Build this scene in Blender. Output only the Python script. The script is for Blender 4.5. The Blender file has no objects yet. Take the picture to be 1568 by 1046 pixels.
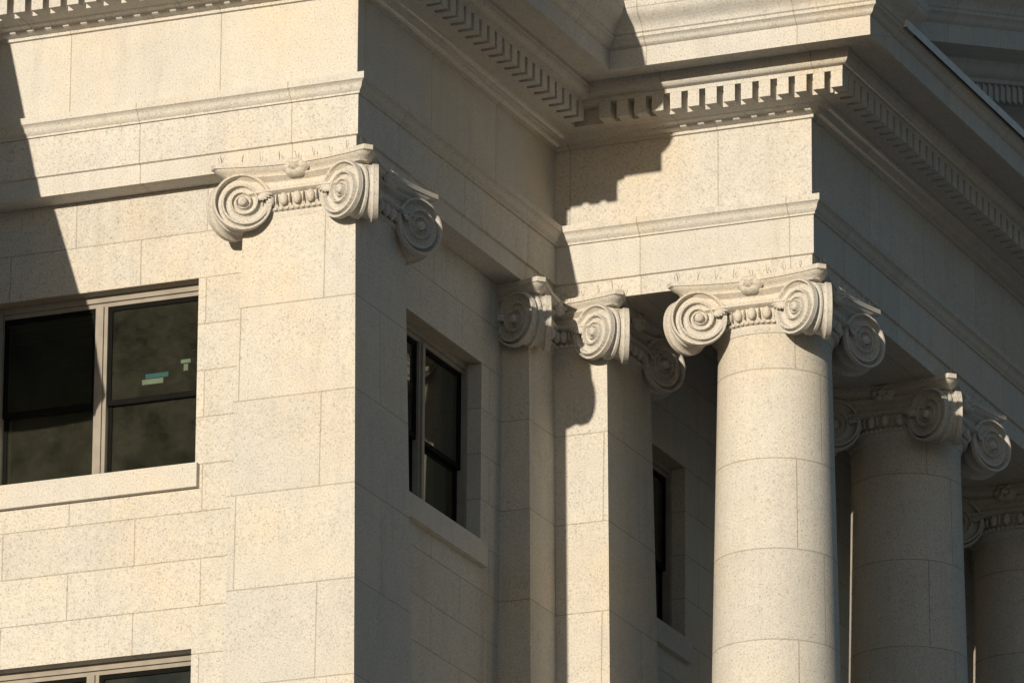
import bpy, math, random
from mathutils import Vector, Matrix
random.seed(3)
Z0=28.0
LB=5.26; LC=2.97
TH=math.radians(18.0); PS=math.radians(23.0); RO=math.radians(0.4)
FPX=11500.0
scene=bpy.context.scene

# ------------------------------------------------ helpers
class MB:
    def __init__(s): s.v=[]; s.f=[]; s.m=[]
    def add(s,vs,fs,mi=0):
        o=len(s.v); s.v+= [tuple(v) for v in vs]
        for f in fs:
            s.f.append([i+o for i in f]); s.m.append(mi)
    def box(s,x0,x1,y0,y1,z0,z1,mi=0):
        s.add([(x0,y0,z0),(x1,y0,z0),(x1,y1,z0),(x0,y1,z0),(x0,y0,z1),(x1,y0,z1),(x1,y1,z1),(x0,y1,z1)],
              [(0,3,2,1),(4,5,6,7),(0,1,5,4),(1,2,6,5),(2,3,7,6),(3,0,4,7)],mi)
    def grid(s,rows,closed=False,mi=0):
        n=len(rows[0]); o=len(s.v)
        for r in rows: s.v+=[tuple(p) for p in r]
        for i in range(len(rows)-1):
            for j in range(n if closed else n-1):
                k=(j+1)%n
                s.f.append([o+i*n+j,o+i*n+k,o+(i+1)*n+k,o+(i+1)*n+j]); s.m.append(mi)
    def ell(s,c,rx,ry,rz,ang=0,nu=12,nv=8,mi=0):
        ca,sa=math.cos(ang),math.sin(ang); rows=[]
        for i in range(nv+1):
            t=math.pi*i/nv; r=[]
            for j in range(nu):
                a=2*math.pi*j/nu
                x=rx*math.sin(t)*math.cos(a); y=ry*math.sin(t)*math.sin(a); z=rz*math.cos(t)
                r.append((c[0]+x*ca-y*sa,c[1]+x*sa+y*ca,c[2]+z))
            rows.append(r)
        s.grid(rows,True,mi)
    def mesh(s,name,mats,smooth=False,autos=None):
        me=bpy.data.meshes.new(name); me.from_pydata(s.v,[],s.f)
        for m in mats: me.materials.append(m)
        for p,mi in zip(me.polygons,s.m):
            p.material_index=mi; p.use_smooth=smooth
        me.update()
        import bmesh
        bm=bmesh.new(); bm.from_mesh(me)
        bmesh.ops.recalc_face_normals(bm,faces=bm.faces)
        if autos is not None:
            for e in bm.edges:
                if len(e.link_faces)==2 and e.calc_face_angle(0)>autos: e.smooth=False
        bm.to_mesh(me); bm.free()
        return me
def obj(name,me,parent=None,loc=(0,0,0)):
    o=bpy.data.objects.new(name,me); scene.collection.objects.link(o)
    o.location=loc
    if parent: o.parent=parent
    return o
def empty(name,loc=(0,0,0)):
    o=bpy.data.objects.new(name,None); scene.collection.objects.link(o); o.location=loc; o.empty_display_size=.5
    return o

# ------------------------------------------------ materials
def stone(name,mode,bw=1.5,rh=.5,uo=0.,zo=0.,off=.5,base=(.545,.518,.468),mort=.0068):
    m=bpy.data.materials.new(name); m.use_nodes=True; nt=m.node_tree; N=nt.nodes; L=nt.links
    b=N['Principled BSDF']; b.inputs['Roughness'].default_value=.85
    b.inputs['Specular IOR Level'].default_value=.2
    tc=N.new('ShaderNodeTexCoord'); geo=N.new('ShaderNodeNewGeometry')
    sp=N.new('ShaderNodeSeparateXYZ'); L.new(tc.outputs['Object'],sp.inputs[0])
    def M(op,a,bb=None,c=None):
        n=N.new('ShaderNodeMath'); n.operation=op
        for i,x in enumerate((a,bb,c)):
            if x is None: continue
            if isinstance(x,(int,float)): n.inputs[i].default_value=x
            else: L.new(x,n.inputs[i])
        return n.outputs[0]
    if mode=='col':
        u=M('MULTIPLY',M('ARCTAN2',sp.outputs[1],sp.outputs[0]),.65)
    else:
        sn=N.new('ShaderNodeSeparateXYZ'); L.new(geo.outputs['True Normal'],sn.inputs[0])
        g=M('GREATER_THAN',M('ABSOLUTE',sn.outputs[0]),M('ABSOLUTE',sn.outputs[1]))
        u=M('ADD',M('MULTIPLY',sp.outputs[1],g),M('MULTIPLY',sp.outputs[0],M('SUBTRACT',1.,g)))
    u=M('ADD',u,uo+200*bw)
    col=None; joint=None
    if mode in('wall','col'):
        z=M('ADD',sp.outputs[2],zo+100*rh)
        cb=N.new('ShaderNodeCombineXYZ'); L.new(u,cb.inputs[0]); L.new(z,cb.inputs[1])
        br=N.new('ShaderNodeTexBrick'); L.new(cb.outputs[0],br.inputs['Vector'])
        br.offset=off; br.inputs['Scale'].default_value=1; br.inputs['Brick Width'].default_value=bw
        br.inputs['Row Height'].default_value=rh; br.inputs['Mortar Size'].default_value=mort
        br.inputs['Mortar Smooth'].default_value=.3
        br.inputs['Color1'].default_value=(.95,.95,.945,1); br.inputs['Color2'].default_value=(1.05,1.035,1.005,1)
        br.inputs['Mortar'].default_value=(.72,.675,.61,1)
        col=br.outputs['Color']; joint=br.outputs['Fac']
    elif mode=='trim':
        u2=M('ADD',u,M('MULTIPLY',M('GREATER_THAN',sp.outputs[2],Z0+.01),.83))
        u2=M('ADD',u2,M('MULTIPLY',M('GREATER_THAN',sp.outputs[2],Z0+.95),.4))
        fr=M('MODULO',u2,1.72)
        joint=M('LESS_THAN',fr,.011)
        mx=N.new('ShaderNodeMix'); mx.data_type='RGBA'; L.new(joint,mx.inputs[0])
        wn=N.new('ShaderNodeTexWhiteNoise'); wn.noise_dimensions='1D'
        L.new(M('FLOOR',M('DIVIDE',u2,1.72)),wn.inputs['W'])
        mr=N.new('ShaderNodeMapRange'); L.new(wn.outputs['Value'],mr.inputs[0]); mr.inputs[3].default_value=.95; mr.inputs[4].default_value=1.05
        L.new(mr.outputs[0],mx.inputs[6]); mx.inputs[7].default_value=(.70,.65,.58,1)
        col=mx.outputs[2]
    def noise(sc,det,rough=.6,vec=None):
        n=N.new('ShaderNodeTexNoise'); n.inputs['Scale'].default_value=sc; n.inputs['Detail'].default_value=det
        n.inputs['Roughness'].default_value=rough
        L.new(vec if vec else tc.outputs['Object'],n.inputs['Vector']); return n.outputs['Fac']
    def mul(a,bb):
        n=N.new('ShaderNodeMix'); n.data_type='RGBA'; n.blend_type='MULTIPLY'; n.inputs[0].default_value=1
        for i,x in ((6,a),(7,bb)):
            if isinstance(x,tuple): n.inputs[i].default_value=x
            else: L.new(x,n.inputs[i])
        return n.outputs[2]
    def ramp(f,stops):
        r=N.new('ShaderNodeValToRGB'); L.new(f,r.inputs[0]); e=r.color_ramp.elements
        while len(e)<len(stops): e.new(.5)
        for i,(p,c) in enumerate(stops): e[i].position=p; e[i].color=c
        return r.outputs[0]
    n1=noise(52,2,.65); n2=noise(95,2)
    c=mul((*base,1),ramp(n1,[(.30,(.62,.61,.60,1)),(.44,(.96,.96,.96,1)),(.60,(1.0,1.0,1.0,1)),(.74,(1.12,1.12,1.12,1))]))
    c=mul(c,ramp(n2,[(.32,(.80,.80,.81,1)),(.50,(1.02,1.02,1.02,1))]))
    c=mul(c,ramp(noise(.55,4,.6),[(.35,(.96,.975,1.0,1)),(.52,(1,.99,.98,1)),(.68,(1.05,.985,.89,1))]))
    c=mul(c,ramp(noise(4,5,.7),[(.36,(.95,.95,.955,1)),(.55,(1,1,1,1)),(.7,(1.03,1.025,1.01,1))]))
    mp=N.new('ShaderNodeMapping'); mp.inputs['Scale'].default_value=(5,5,.5); L.new(tc.outputs['Object'],mp.inputs[0])
    c=mul(c,ramp(noise(1,5,.65,mp.outputs[0]),[(.33,(.93,.925,.92,1)),(.5,(1,1,1,1))]))
    if col: c=mul(c,col)
    L.new(c,b.inputs['Base Color'])
    h=M('ADD',M('MULTIPLY',n1,.6),M('MULTIPLY',n2,.35))
    if joint: h=M('SUBTRACT',h,M('MULTIPLY',joint,1.4))
    bp=N.new('ShaderNodeBump'); bp.inputs['Strength'].default_value=.55; bp.inputs['Distance'].default_value=.008
    L.new(h,bp.inputs['Height']); L.new(bp.outputs[0],b.inputs['Normal'])
    return m
def plain(name,c,rough=.5,metal=0.,spec=.5,var=.12,sc=6):
    m=bpy.data.materials.new(name); m.use_nodes=True; nt=m.node_tree; b=nt.nodes['Principled BSDF']
    b.inputs['Roughness'].default_value=rough; b.inputs['Metallic'].default_value=metal
    b.inputs['Specular IOR Level'].default_value=spec
    n=nt.nodes.new('ShaderNodeTexNoise'); n.inputs['Scale'].default_value=sc; n.inputs['Detail'].default_value=5
    tc=nt.nodes.new('ShaderNodeTexCoord'); nt.links.new(tc.outputs['Object'],n.inputs['Vector'])
    r=nt.nodes.new('ShaderNodeValToRGB'); nt.links.new(n.outputs['Fac'],r.inputs[0])
    r.color_ramp.elements[0].position=.3; r.color_ramp.elements[1].position=.7
    r.color_ramp.elements[0].color=(*[x*(1-var) for x in c],1); r.color_ramp.elements[1].color=(*[x*(1+var) for x in c],1)
    nt.links.new(r.outputs[0],b.inputs['Base Color'])
    return m
zoff=-(Z0-.84)
M_wall=stone('granite_wall','wall',1.5,.5,.3,zoff)
M_pier=stone('granite_pier','wall',1.84,1.0,.33,zoff+.5)
M_col=stone('granite_column','col',math.pi*.65,1.0,0.2,.5,off=.17)
M_trim=stone('granite_trim','trim')
M_cap=stone('granite_carved','none')
M_frame=plain('window_frame_paint',(.27,.24,.20),.6,spec=.2)
M_sash=plain('sash_bronze',(.008,.008,.007),.8,spec=.05)
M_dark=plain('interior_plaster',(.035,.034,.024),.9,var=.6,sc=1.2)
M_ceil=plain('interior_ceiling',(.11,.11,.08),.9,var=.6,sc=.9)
M_paper=plain('paper',(.50,.56,.56),.8)
M_blue=plain('blue_paper',(.05,.26,.42),.8)
M_spike=plain('spike_steel',(.22,.19,.15),.5,.3)
M_strip=plain('pale_strip',(.60,.57,.52),.5,.0)
M_roof=plain('roof_copper',(.30,.16,.07),.7)
M_ground=plain('paving',(.24,.23,.215),.9,var=.2,sc=.4)
M_caster=plain('caster_cloth',(.05,.055,.05),.9)  # cloth of the added shadow caster
g=bpy.data.materials.new('window_glass'); g.use_nodes=True; nt=g.node_tree; nt.nodes.clear()
o=nt.nodes.new('ShaderNodeOutputMaterial'); mx=nt.nodes.new('ShaderNodeMixShader'); tr=nt.nodes.new('ShaderNodeBsdfTransparent')
gl=nt.nodes.new('ShaderNodeBsdfGlossy'); fr=nt.nodes.new('ShaderNodeFresnel'); fr.inputs[0].default_value=1.6
tr.inputs[0].default_value=(.5,.56,.46,1); gl.inputs['Roughness'].default_value=.02; gl.inputs[0].default_value=(.88,.92,.84,1)
tcg=nt.nodes.new('ShaderNodeTexCoord')
nz=nt.nodes.new('ShaderNodeTexNoise'); nz.inputs['Scale'].default_value=1.5; bp=nt.nodes.new('ShaderNodeBump'); bp.inputs['Strength'].default_value=.06
nt.links.new(tcg.outputs['Object'],nz.inputs['Vector'])
nt.links.new(nz.outputs[0],bp.inputs['Height']); nt.links.new(bp.outputs[0],gl.inputs['Normal'])
nt.links.new(fr.outputs[0],mx.inputs[0]); nt.links.new(tr.outputs[0],mx.inputs[1]); nt.links.new(gl.outputs[0],mx.inputs[2])
df=nt.nodes.new('ShaderNodeBsdfDiffuse'); df.inputs[0].default_value=(.16,.16,.115,1)
n3=nt.nodes.new('ShaderNodeTexNoise'); n3.inputs['Scale'].default_value=2.2; n3.inputs['Detail'].default_value=7; n3.inputs['Roughness'].default_value=.75
nt.links.new(tcg.outputs['Object'],n3.inputs['Vector'])
mr=nt.nodes.new('ShaderNodeMapRange'); mr.inputs[1].default_value=.35; mr.inputs[2].default_value=.75; mr.inputs[3].default_value=.05; mr.inputs[4].default_value=.22
nt.links.new(n3.outputs[0],mr.inputs[0]); mx2=nt.nodes.new('ShaderNodeMixShader')
nt.links.new(mr.outputs[0],mx2.inputs[0]); nt.links.new(mx.outputs[0],mx2.inputs[1]); nt.links.new(df.outputs[0],mx2.inputs[2]); nt.links.new(mx2.outputs[0],o.inputs[0])
M_glass=g

B=empty('neoclassical_courthouse')
# ------------------------------------------------ sweep
YE=LB+21.6; YM=(LB+YE)/2
PATH=[(-24,0),(0,0),(0,LB),(LC,LB),(LC,YE),(0,YE),(0,YE+12)]
def norms(path):
    ns=[]
    for i in range(len(path)-1):
        dx=path[i+1][0]-path[i][0]; dy=path[i+1][1]-path[i][1]; l=math.hypot(dx,dy)
        ns.append((dy/l,-dx/l))
    return ns
def sweep(mb,path,prof):
    ns=norms(path); cols=[]
    for i,(x,y) in enumerate(path):
        if i==0: n=ns[0]
        elif i==len(path)-1: n=ns[-1]
        else:
            n=(ns[i-1][0]+ns[i][0],ns[i-1][1]+ns[i][1])
        cols.append([(x+n[0]*p,y+n[1]*p,Z0+z) for p,z in prof])
    mb.grid(cols)
def arc(p0,p1,kind,n=5):
    r=[]
    for i in range(1,n):
        t=i/n
        if kind=='cyma': s=t-.13*math.sin(2*math.pi*t); r.append((p0[0]+(p1[0]-p0[0])*s,p0[1]+(p1[1]-p0[1])*t))
        if kind=='rev': s=t+.13*math.sin(2*math.pi*t); r.append((p0[0]+(p1[0]-p0[0])*s,p0[1]+(p1[1]-p0[1])*t))
        if kind=='ovo': a=t*math.pi/2; r.append((p0[0]+(p1[0]-p0[0])*math.sin(a),p0[1]+(p1[1]-p0[1])*(1-math.cos(a))))
    return [p0]+r+[p1]
arch=[(-.30,-.84),(0,-.84),(0,-.635),(.028,-.625),(.028,-.20),(.05,-.195),(.05,-.175)]+arc((.055,-.17),(.125,-.075),'rev')+[(.135,-.07),(.135,0),(0,.03),(0,.90),(.035,.905),(.035,.935)]
bed=arc((.045,.94),(.20,1.00),'rev')+[(.22,1.01),(.40,1.01),(.40,1.19),(.57,1.19),(.57,1.235)]+arc((.585,1.24),(.67,1.34),'ovo')+[(.68,1.35),(.68,1.395)]
cor=[(.98,1.395),(.99,1.41),(1.02,1.41),(1.02,1.345),(1.07,1.345),(1.07,1.56)]+arc((1.085,1.565),(1.16,1.64),'rev')+[(1.17,1.645),(1.17,1.68)]
mb=MB(); sweep(mb,PATH,arch+bed+cor+[(-.0,1.79)])
obj('entablature',mb.mesh('entablature',[M_trim],True,math.radians(25)),B)
sima=[(1.165,1.682),(1.18,1.69)]+arc((1.185,1.695),(1.34,1.91),'cyma',7)+[(1.35,1.92),(1.35,2.0),(.95,2.04),(-.5,2.06)]
mb=MB(); sweep(mb,[(-24,0),(0,0),(0,LB),(LC,LB),(LC,LB+.001)],sima)
obj('cornice_gutter',mb.mesh('cornice_gutter',[M_trim],True,math.radians(25)),B)
SL=.305
rk=[(p+.004,z) for p,z in [(0,.905),(.035,.905),(.035,.935)]+bed+cor]+[(1.17,1.684)]+sima[2:-2]+[(.95,2.04),(-14,2.04)]
a=[];b2=[];c3=[]
for p,z in rk:
    q=max(p,-.3)
    a.append((LC+p,LB-q,Z0+z)); b2.append((LC+p,YM,Z0+z+SL*(YM-LB+q))); c3.append((LC+p,YE+q,Z0+z))
mb=MB(); mb.grid([a,b2,c3])
mb.add([(LC-.01,LB,Z0+1.4),(LC-.01,YE,Z0+1.4),(LC-.01,YM,Z0+1.4+SL*(YM-LB))],[(0,1,2)])
obj('pediment',mb.mesh('pediment',[M_trim],True,math.radians(25)),B)
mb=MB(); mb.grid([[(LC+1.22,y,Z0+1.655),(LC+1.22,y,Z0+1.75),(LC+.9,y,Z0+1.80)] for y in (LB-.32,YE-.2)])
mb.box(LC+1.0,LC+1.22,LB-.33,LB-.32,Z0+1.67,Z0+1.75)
obj('cornice_strip',mb.mesh('fl',[M_strip]),B)  # thin raised strip on the cornice, brighter than the stone
# dentils
mb=MB(); W=.065; PT=.205
def tooth(cx,cy,ax,dz=0):
    e=random.uniform(-.003,.003)
    z0=Z0+1.005+dz; z1=Z0+1.192+dz
    if ax=='y': mb.box(cx-W+e,cx+W+e,cy-.09,cy+.09,z0,z1)
    else: mb.box(cx-.09,cx+.09,cy-W+e,cy+W+e,z0,z1)
k=0
while .505-k*PT>-12: tooth(.505-k*PT,-.48,'y'); k+=1
k=1
while -.505+k*PT<LB-.62: tooth(.48,-.505+k*PT,'x'); k+=1
k=0
while LC+.505-k*PT>.66: tooth(LC+.505-k*PT,LB-.48,'y'); k+=1
k=1
while LB-.505+k*PT<YE: 
    y=LB-.505+k*PT; tooth(LC+.48,y,'x')
    dz=SL*(min(y,2*YM-y)-(LB-.48))
    if dz>.5: tooth(LC+.484,y,'x',dz)
    k+=1
obj('dentils',mb.mesh('dentils',[M_cap]),B)
# portico beams, ceiling
mb=MB()
mb.box(.4,LC-.3,LB+.3,LB+1.25,Z0-.84,Z0+.2)
mb.box(LC-1.25,LC-.3,LB+1.252,YE-.3,Z0-.84,Z0+.2)
mb.box(-.2,LC-.2,LB+.2,YE,Z0+.2,Z0+.35)
for i in range(1,5): mb.box(.32,LC-1.25,LB+.625+i*4.08-.35,LB+.625+i*4.08+.35,Z0-.5,Z0+.2)
obj('portico_beams',mb.mesh('pb',[M_trim]),B)

# ------------------------------------------------ walls with openings
def wall(mb,T,u0,u1,z0,z1,holes,depth=.3,mi=0):
    us=sorted({u0,u1,*[h[0] for h in holes],*[h[1] for h in holes]}); zs=sorted({z0,z1,*[h[2] for h in holes],*[h[3] for h in holes]})
    us=[u for u in us if u0<=u<=u1]; zs=[z for z in zs if z0<=z<=z1]
    for i in range(len(us)-1):
        for j in range(len(zs)-1):
            cu=(us[i]+us[i+1])/2; cz=(zs[j]+zs[j+1])/2
            if any(h[0]<cu<h[1] and h[2]<cz<h[3] for h in holes): continue
            mb.add([T(us[i],0,zs[j]),T(us[i+1],0,zs[j]),T(us[i+1],0,zs[j+1]),T(us[i],0,zs[j+1])],[(0,1,2,3)],mi)
    for (a,b,c,d) in holes:
        P=[(a,c),(b,c),(b,d),(a,d)]
        for i in range(4):
            p=P[i]; q=P[(i+1)%4]
            mb.add([T(p[0],0,p[1]),T(q[0],0,q[1]),T(q[0],depth,q[1]),T(p[0],depth,p[1])],[(0,1,2,3)],mi)
TA=lambda u,w,z:(u,.30+w,z)
TB=lambda u,w,z:(-.30-w,u,z)
TP=lambda u,w,z:(.31-w,u,z)
def tbox(mb,T,u0,u1,w0,w1,z0,z1,mi=0):
    a=T(u0,w0,z0); b=T(u1,w1,z1)
    mb.box(min(a[0],b[0]),max(a[0],b[0]),min(a[1],b[1]),max(a[1],b[1]),min(a[2],b[2]),max(a[2],b[2]),mi)
heads=[Z0-1.84,Z0-5.78,Z0-9.78,Z0-13.78,Z0-17.78]
HA=[];HB=[];HP=[]
for h in heads:
    for k in range(4): HA.append((-4.26-k*4.3,-1.885-k*4.3,h-2.0,h))
    HB.append((1.65,3.98,h-2.0,h))
    for k in range(5): HP.append((6.05+k*4.08,8.30+k*4.08,h-2.0,h))
HP=[h for h in HP if h[2]>Z0-12]
mb=MB()
wall(mb,TA,-24,-1.0,0,Z0-.84,HA,.28)
wall(mb,TB,1.0,5.3,0,Z0-.84,HB,.28)
wall(mb,TP,6.0,YE,Z0-13,Z0+.2,HP,.28)
mb.add([(-24,.3,0),(-24,30,0),(-24,30,Z0),(-24,.3,Z0)],[(0,1,2,3)])
obj('ashlar_walls',mb.mesh('walls',[M_wall]),B)
mb=MB()
mb.box(-23.5,-1,.4,34,Z0+1.7,Z0+2.0)
mb.add([(-12,8,Z0+2.001),(2.2,8,Z0+2.001),(2.2,20,Z0+2.001),(-12,20,Z0+2.001),(-11,9.5,Z0+5.5),(1.2,9.5,Z0+5.5),(1.2,18.5,Z0+5.5),(-11,18.5,Z0+5.5)],
       [(0,1,5,4),(1,2,6,5),(2,3,7,6),(3,0,4,7),(4,5,6,7)])
obj('roof_deck',mb.mesh('rf',[M_roof]),B)
# windows + sills
ms=MB(); mf=MB(); mg=MB()
def window(T,h):
    a,b,c,d=h
    tbox(ms,T,a-.07,b+.05,-.07,.20,c-.25,c+.004)
    w0,w1=.16,.27
    z0=c+.004
    tbox(mf,T,a,b,w0,w1,d-.07,d-.001); tbox(mf,T,a+.001,b-.001,w0+.03,w1,d-.115,d-.07)
    tbox(mf,T,a+.001,b-.001,w0-.01,w1,z0,z0+.03)
    tbox(mf,T,a+.001,a+.055,w0,w1,z0+.03,d-.07); tbox(mf,T,b-.055,b-.001,w0,w1,z0+.03,d-.07)
    m=(a+b)/2
    tbox(mf,T,m-.07,m+.07,w0+.02,w1,z0+.03,d-.115); tbox(mf,T,m-.03,m+.03,w0-.005,w0+.02,z0+.03,d-.115)
    for (p,q) in ((a+.055,m-.07),(m+.07,b-.055)):
        e=.04; zt=d-.115; zb=z0+.03; zm=zb+(zt-zb)*.44
        for (y0,y1,s0,s1) in ((zm-.03,zt,w0+.05,w0+.09),(zb,zm+.03,w0+.09,w0+.13)):
            tbox(mf,T,p,p+e,s0,s1,y0,y1,1); tbox(mf,T,q-e,q,s0,s1,y0,y1,1)
            tbox(mf,T,p+e,q-e,s0,s1,y0,y0+.055,1); tbox(mf,T,p+e,q-e,s0,s1,y1-.045,y1,1)
            wv=(s0+s1)/2
            mg.add([T(p+e,wv,y0),T(q-e,wv,y0),T(q-e,wv,y1),T(p+e,wv,y1)],[(0,1,2,3)])
for h in HA: window(TA,h)
for h in HB: window(TB,h)
for h in HP: window(TP,h)
obj('window_sills',ms.mesh('sills',[M_cap]),B)
obj('window_frames',mf.mesh('frames',[M_frame,M_sash]),B)
obj('window_glass',mg.mesh('glass',[M_glass]),B)
# interiors
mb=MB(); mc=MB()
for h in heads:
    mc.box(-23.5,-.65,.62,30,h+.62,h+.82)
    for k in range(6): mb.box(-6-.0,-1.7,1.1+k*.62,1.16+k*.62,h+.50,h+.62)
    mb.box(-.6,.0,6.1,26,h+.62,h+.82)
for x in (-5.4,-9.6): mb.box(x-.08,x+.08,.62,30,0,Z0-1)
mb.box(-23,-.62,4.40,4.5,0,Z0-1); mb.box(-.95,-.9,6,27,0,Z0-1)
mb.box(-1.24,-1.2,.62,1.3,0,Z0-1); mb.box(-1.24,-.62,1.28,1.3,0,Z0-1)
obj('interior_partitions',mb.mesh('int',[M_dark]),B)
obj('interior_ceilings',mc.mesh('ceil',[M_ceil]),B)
mb=MB()
tbox(mb,TA,-2.60,-2.34,.27,.275,Z0-2.76,Z0-2.71,1); tbox(mb,TA,-2.64,-2.40,.276,.279,Z0-2.82,Z0-2.765,0)
tbox(mb,TA,-2.20,-2.09,.27,.275,Z0-2.64,Z0-2.60,0); tbox(mb,TA,-2.17,-2.12,.276,.279,Z0-2.72,Z0-2.65,0)
obj('window_papers',mb.mesh('pap',[M_paper,M_blue]),B)

# ------------------------------------------------ piers
def pier(name,cx,cy,ztop,zbot,top=.625):
    mb=MB(); rows=[]
    n=14
    for i in range(n+1):
        t=i/n; z=ztop+(zbot-ztop)*t; hh=top+.021*(ztop-z)*(1-.012*(ztop-z)); 
        rows.append([(cx+sx*hh,cy+sy*hh,z) for sx,sy in ((-1,-1),(1,-1),(1,1),(-1,1))])
    mb.grid(rows,True)
    h2=top+.3
    mb.box(cx-h2,cx+h2,cy-h2,cy+h2,zbot-.35,zbot); mb.box(cx-h2-.1,cx+h2+.1,cy-h2-.1,cy+h2+.1,0,zbot-.35)
    return obj(name,mb.mesh(name,[M_pier]),B)
pier('corner_pier',-.625,.625,Z0-1.33,Z0-13)
pier('inner_pilaster',-.625,4.55+.625,Z0-1.33,Z0-13)
pier('anta_pilaster',-.015,LB+.625,Z0-1.33,Z0-13.002)

# ------------------------------------------------ capital
def capital_mesh(name,square):
    mb=MB()
    def rot(p,k):
        x,y,z=p
        for _ in range(k): x,y=-y,x
        return (x,y,z)
    def outline(c,ch,mid,z):
        pts=[]
        for k in range(4):
            for i in range(17):
                x=-ch+2*ch*i/16; y=-(mid+(c-mid)*abs(x/ch)**1.8)
                pts.append(rot((x,y,z),k))
        return pts
    prof=[(0.905,.835,.76,0),(.905,.835,.76,-.050),(.885,.815,.745,-.055),(.88,.81,.74,-.065),(.85,.785,.715,-.09),(.815,.755,.69,-.11),(.80,.74,.68,-.13)]
    rows=[outline(*p) for p in prof]
    mb.grid(rows,True)
    mb.add(rows[0],[tuple(range(len(rows[0])))])
    mb.add(rows[-1],[tuple(range(len(rows[0])))])
    def body(d,z):
        pts=[]
        for k in range(4):
            for i in range(13):
                x=-.62+1.24*i/12; pts.append(rot((x,-(d+.10*(x/.62)**2),z-.05*(x/.62)**2*(1 if z<-.2 else 0)),k))
        return pts
    mb.grid([body(*p) for p in ((.68,-.125),(.715,-.135),(.725,-.155),(.705,-.17),(.665,-.20),(.662,-.235),(.68,-.265),(.72,-.28),(.73,-.305),(.70,-.325),(.62,-.34))],True)
    def ring(d,z):
        pts=[]; n=64
        for i in range(n):
            a=2*math.pi*i/n; ca,sa=math.cos(a),math.sin(a)
            k=(abs(ca)**14+abs(sa)**14)**(-1/14) if square else 1
            pts.append((d*k*ca,d*k*sa,z))
        return pts
    mb.grid([ring(*p) for p in ((.60,-.32),(.675,-.335),(.68,-.36),(.67,-.40),(.65,-.445),(.640,-.465),(.638,-.468),(.662,-.475),(.675,-.49),(.662,-.505),(.640,-.512),(.638,-.53),(.632,-.56),(.622,-.60),(.60,-.61))],True)
    n=26
    def egg(c,ang):
        mb.ell(c,.050,.050,.068,ang,12,8)
    if not square:
        for i in range(n):
            a=2*math.pi*(i+.5)/n
            egg((.685*math.cos(a),.685*math.sin(a),-.395),a)
            a+=math.pi/n
            mb.ell((.695*math.cos(a),.695*math.sin(a),-.395),.03,.011,.062,a,6,5)
    else:
        for k in range(4):
            for i in range(9):
                x=-.60+1.2*i/8
                egg(rot((x,-.685,-.395),k),0 if k%2==0 else math.pi/2)
                if i<8:
                    mb.ell(rot((x+.075,-.70,-.395),k),.011,.03,.062,0 if k%2==0 else math.pi/2,6,5)
    nb=72
    for i in range(nb):
        a=2*math.pi*i/nb; ca,sa=math.cos(a),math.sin(a)
        k=(abs(ca)**14+abs(sa)**14)**(-1/14) if square else 1
        mb.ell((.672*k*ca,.672*k*sa,-.49),.02,.024,.02,a,6,5)
    for k in range(4):
        rows=[]
        NU=60
        for i in range(13):
            t=i/12
            row=[]
            for j in range(NU):
                a=2*math.pi*j/NU
                lob=1+.05*math.cos(6*a)*min(1,t*1.6)
                r=.118*t*lob
                dep=.085*math.sqrt(max(0,1-t**2.2))+.009*math.cos(6*a)*math.sin(t*math.pi)+(.020*math.exp(-(t/.22)**2))-.018*math.exp(-((t-.42)/.1)**2)
                row.append(rot((r*math.cos(a)*1.2,-(.72+dep),-.085+r*math.sin(a)*.90),k))
            rows.append(row)
        mb.grid(rows,True)
        for sgn in (-1,1):
            for m_ in range(5):
                rows=[]
                L_=.155-.015*m_; a0=math.radians(8+17*m_)
                for i in range(8):
                    t=i/7; w=.020*math.sin(math.pi*min(.97,.12+.88*t))**.6+.003
                    row=[]
                    for j in range(7):
                        s=(j/6-.5)*2
                        dx=-math.cos(a0)*L_*t + s*w*math.sin(a0)
                        dz=-math.sin(a0)*L_*t - s*w*math.cos(a0)
                        row.append(rot((sgn*(.40+dx),-(.735+.03*math.sin(t*math.pi*.8)+.014*(1-s*s)),-.335+dz*.8),k))
                    rows.append(row)
                mb.grid(rows)
    # volutes
    R=.303; tl=math.radians(25); ct,st=math.cos(tl),math.sin(tl); cz=-.422
    NA=96; NR=72; q=.56
    def sm(x): x=max(0,min(1,x)); return x*x*(3-2*x)
    for k in range(4):
        for s in (1,-1):
            rows=[]
            for i in range(NR+1):
                r=R*(1-i/NR*.985); row=[]
                for j in range(NA):
                    a=2*math.pi*j/NA
                    w=r/R
                    n=math.log(max(1.0001,R*1.02/r))/math.log(1/q)
                    ph=(n-a/(2*math.pi)+.25)%1.0
                    d=min(ph,1-ph)
                    f=1-sm((d-.085)/.04)
                    chan=-.40*math.sin(min(1,max(0,(d-.09)/.41))*math.pi/2)
                    if w<.165: hgt=.045+.035*math.sqrt(max(0,1-(w/.165)**2))
                    else:
                        hgt=.034*(1-w)+.056*(w**.5)*(f+chan)-.012
                    if w>.885:
                        e=sm((w-.885)/.03); hgt=hgt*(1-e)+e*.042
                    if i==0: hgt=.0
                    t=r*math.cos(a); zz=r*math.sin(a)
                    x=.56+t*ct; y=-.80-t*st
                    row.append(rot((s*(x-st*hgt),y-ct*hgt,cz+zz),k))
                rows.append(row)
            mb.grid(rows,True)
        rows=[]
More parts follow.
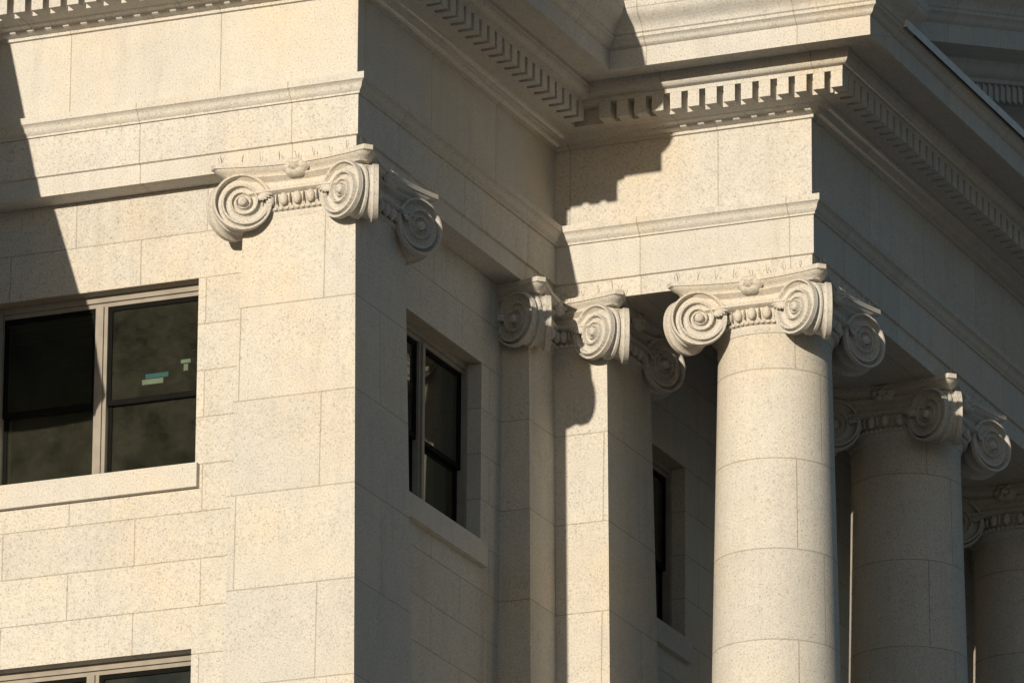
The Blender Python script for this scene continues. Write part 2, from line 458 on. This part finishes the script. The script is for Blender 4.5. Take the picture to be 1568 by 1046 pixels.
        for i in range(17):
            w=i/16
            m=abs(w-.5)*2
            sc=1.0 if m>.8 else (.91 if m>.70 else (.89-.04*math.cos(m/.70*math.pi/2)))
            if m<.14: sc=.93
            c1=(.56,-.80);c2=(.80,-.56); t1=(ct,-st); t2=(st,-ct)
            cx=c1[0]+(c2[0]-c1[0])*w; cy=c1[1]+(c2[1]-c1[1])*w
            tx=t1[0]+(t2[0]-t1[0])*w; ty=t1[1]+(t2[1]-t1[1])*w
            row=[]
            for j in range(NA):
                a=2*math.pi*j/NA
                row.append(rot((cx+R*sc*math.cos(a)*tx,cy+R*sc*math.cos(a)*ty,cz+R*sc*math.sin(a)),k))
            rows.append(row)
        mb.grid(rows,True)
    return mb.mesh(name,[M_cap],True,math.radians(45))
def spikes_mesh():
    mb=MB()
    def rod(p,q,r=.0024):
        d=Vector(q)-Vector(p); z=d.normalized(); x=z.orthogonal().normalized(); y=z.cross(x)
        a=[Vector(p)+r*(x*math.cos(t)+y*math.sin(t)) for t in (0,2.09,4.19)]
        b=[v+d for v in a]; mb.grid([a,b],True)
    for k in range(4):
        for i in range(9):
            x=-.78+1.56*i/8; y=-(.70+.15*abs(x/.83)**1.8)
            for s in (-1,1):
                p=(x,y,0); q=(x+random.uniform(-.02,.02),y+s*random.uniform(.01,.05),random.uniform(.08,.115))
                for _ in range(k): p=(-p[1],p[0],p[2]); q=(-q[1],q[0],q[2])
                rod(p,q)
    return mb.mesh('bird_spikes',[M_spike])
CR=capital_mesh('ionic_capital_round',False); CS=capital_mesh('ionic_capital_square',True); SPK=spikes_mesh()
def cap(name,me,x,y,parent,z=Z0-.842):
    loc=(x,y,z); c=obj(name,me,parent,loc); obj('bird_spikes',SPK,parent,loc); return c
cap('capital',CS,-.625,.625,B); cap('capital',CS,-.625,5.175,B); cap('capital',CS,-.015,LB+.625,B)

# ------------------------------------------------ columns
def shaft():
    mb=MB(); rows=[]
    H=11.2; n=40; na=96
    for i in range(n+1):
        d=H*i/n; r=.605+.021*d*(1-.012*d)
        if i==0: r=.612
        rows.append([(r*math.cos(2*math.pi*j/na),r*math.sin(2*math.pi*j/na),-d) for j in range(na)])
    mb.grid(rows,True)
    return mb.mesh('column_shaft',[M_col],True)
def base():
    mb=MB(); rows=[]
    for r,z in ((.80,0),(.86,-.02),(.86,-.06),(.90,-.08),(.93,-.12),(.90,-.16),(.86,-.18),(.84,-.22),(.88,-.28),(.95,-.30),(1.0,-.37),(.97,-.44),(.92,-.46)):
        rows.append([(r*math.cos(2*math.pi*j/64),r*math.sin(2*math.pi*j/64),z) for j in range(64)])
    mb.grid(rows,True); mb.box(-1.02,1.02,-1.02,1.02,-.65,-.46)
    return mb.mesh('column_base',[M_cap],True,math.radians(40))
SH=shaft(); BS=base()
for i in range(6):
    nm='ionic_column' if i==0 else 'ionic_column.%03d'%i
    e=empty(nm,(LC-.665,LB+.615+i*4.10,Z0-1.34))
    obj('shaft',SH,e,(0,0,0)); obj('base',BS,e,(0,0,-11.2))
    obj('capital',CR,e,(0,0,.498)); obj('bird_spikes',SPK,e,(0,0,.498))
mb=MB()
mb.box(-.2,LC+.8,LB-.6,YE+.6,0,Z0-13.19)
obj('portico_podium',mb.mesh('pod',[M_wall]),B)

# ------------------------------------------------ added shadow caster (outside the frame, shaped for the shade on the left wall)
F=empty('added_shadow_caster',(0,0,0))
mb=MB(); fy=-3.6
rows=[[(-6.9+.09*math.cos(a)*(1 if z==0 else .6),fy+.09*math.sin(a)*(1 if z==0 else .6),z) for a in [2*math.pi*j/12 for j in range(12)]] for z in (0,Z0+4.4)]
mb.grid(rows,True); mb.ell((-6.9,fy,Z0+4.5),.15,.15,.15)
obj('caster_pole',mb.mesh('caster_pole',[M_frame]),F)
edge=[(4.2,-4.85),(3.0,-4.45),(1.62,-4.13),(-.05,-3.74),(-1.03,-3.42),(-2.1,-3.18),(-2.3,-3.3)]
rows=[]
for z,x in edge:
    z-=.31; x+=.067
    row=[]
    for j in range(25):
        t=j/24; row.append((-6.85+(x+6.85)*t,fy+.12*math.sin(t*14)*math.sqrt(t),Z0+z))
    rows.append(row)
mb=MB(); mb.grid(rows)
obj('caster_sheet',mb.mesh('caster_sheet',[M_caster],True),F)

# ------------------------------------------------ ground
mb=MB(); mb.add([(-3000,-3000,0),(3000,-3000,0),(3000,3000,0),(-3000,3000,0)],[(0,1,2,3)])
obj('ground',mb.mesh('ground',[M_ground]))

# ------------------------------------------------ light
az=math.radians(1.6); el=math.radians(7.4)
S=Vector((-math.sin(az)*math.cos(el),-math.cos(az)*math.cos(el),math.sin(el)))
sd=bpy.data.lights.new('sun','SUN'); sd.energy=5.0; sd.angle=math.radians(.45); sd.color=(1,.89,.725)
so=obj('sun',sd); so.rotation_euler=S.to_track_quat('Z','Y').to_euler(); so.location=S*200
w=bpy.data.worlds.new('World'); scene.world=w; w.use_nodes=True
nt=w.node_tree; bg=nt.nodes['Background']; sky=nt.nodes.new('ShaderNodeTexSky'); sky.sky_type='NISHITA'; sky.sun_disc=False
sky.sun_elevation=el; sky.sun_rotation=math.radians(181.6); sky.air_density=1.0; sky.dust_density=.8; sky.ozone_density=2.4
nt.links.new(sky.outputs[0],bg.inputs[0]); bg.inputs[1].default_value=.09

# ------------------------------------------------ camera
R=Vector((math.cos(PS),math.sin(PS),0)); Fh=Vector((-math.sin(PS),math.cos(PS),0)); Zv=Vector((0,0,1))
Fv=math.cos(TH)*Fh+math.sin(TH)*Zv; U=-math.sin(TH)*Fh+math.cos(TH)*Zv
R2=math.cos(RO)*R+math.sin(RO)*U; U2=math.cos(RO)*U-math.sin(RO)*R
P=Vector((0,0,Z0)); depth=FPX/150.
C=P-(depth*Fv+2.70*U2-1.58*R2)
cd=bpy.data.cameras.new('camera'); cd.lens=36*FPX/1568; cd.sensor_width=36; cd.clip_end=6000; cd.clip_start=1
co=obj('camera',cd)
m=Matrix((R2,U2,-Fv)).transposed().to_4x4(); m.translation=C; co.matrix_world=m
scene.camera=co
scene.view_settings.view_transform='Standard'; scene.view_settings.look='None'; scene.view_settings.exposure=0
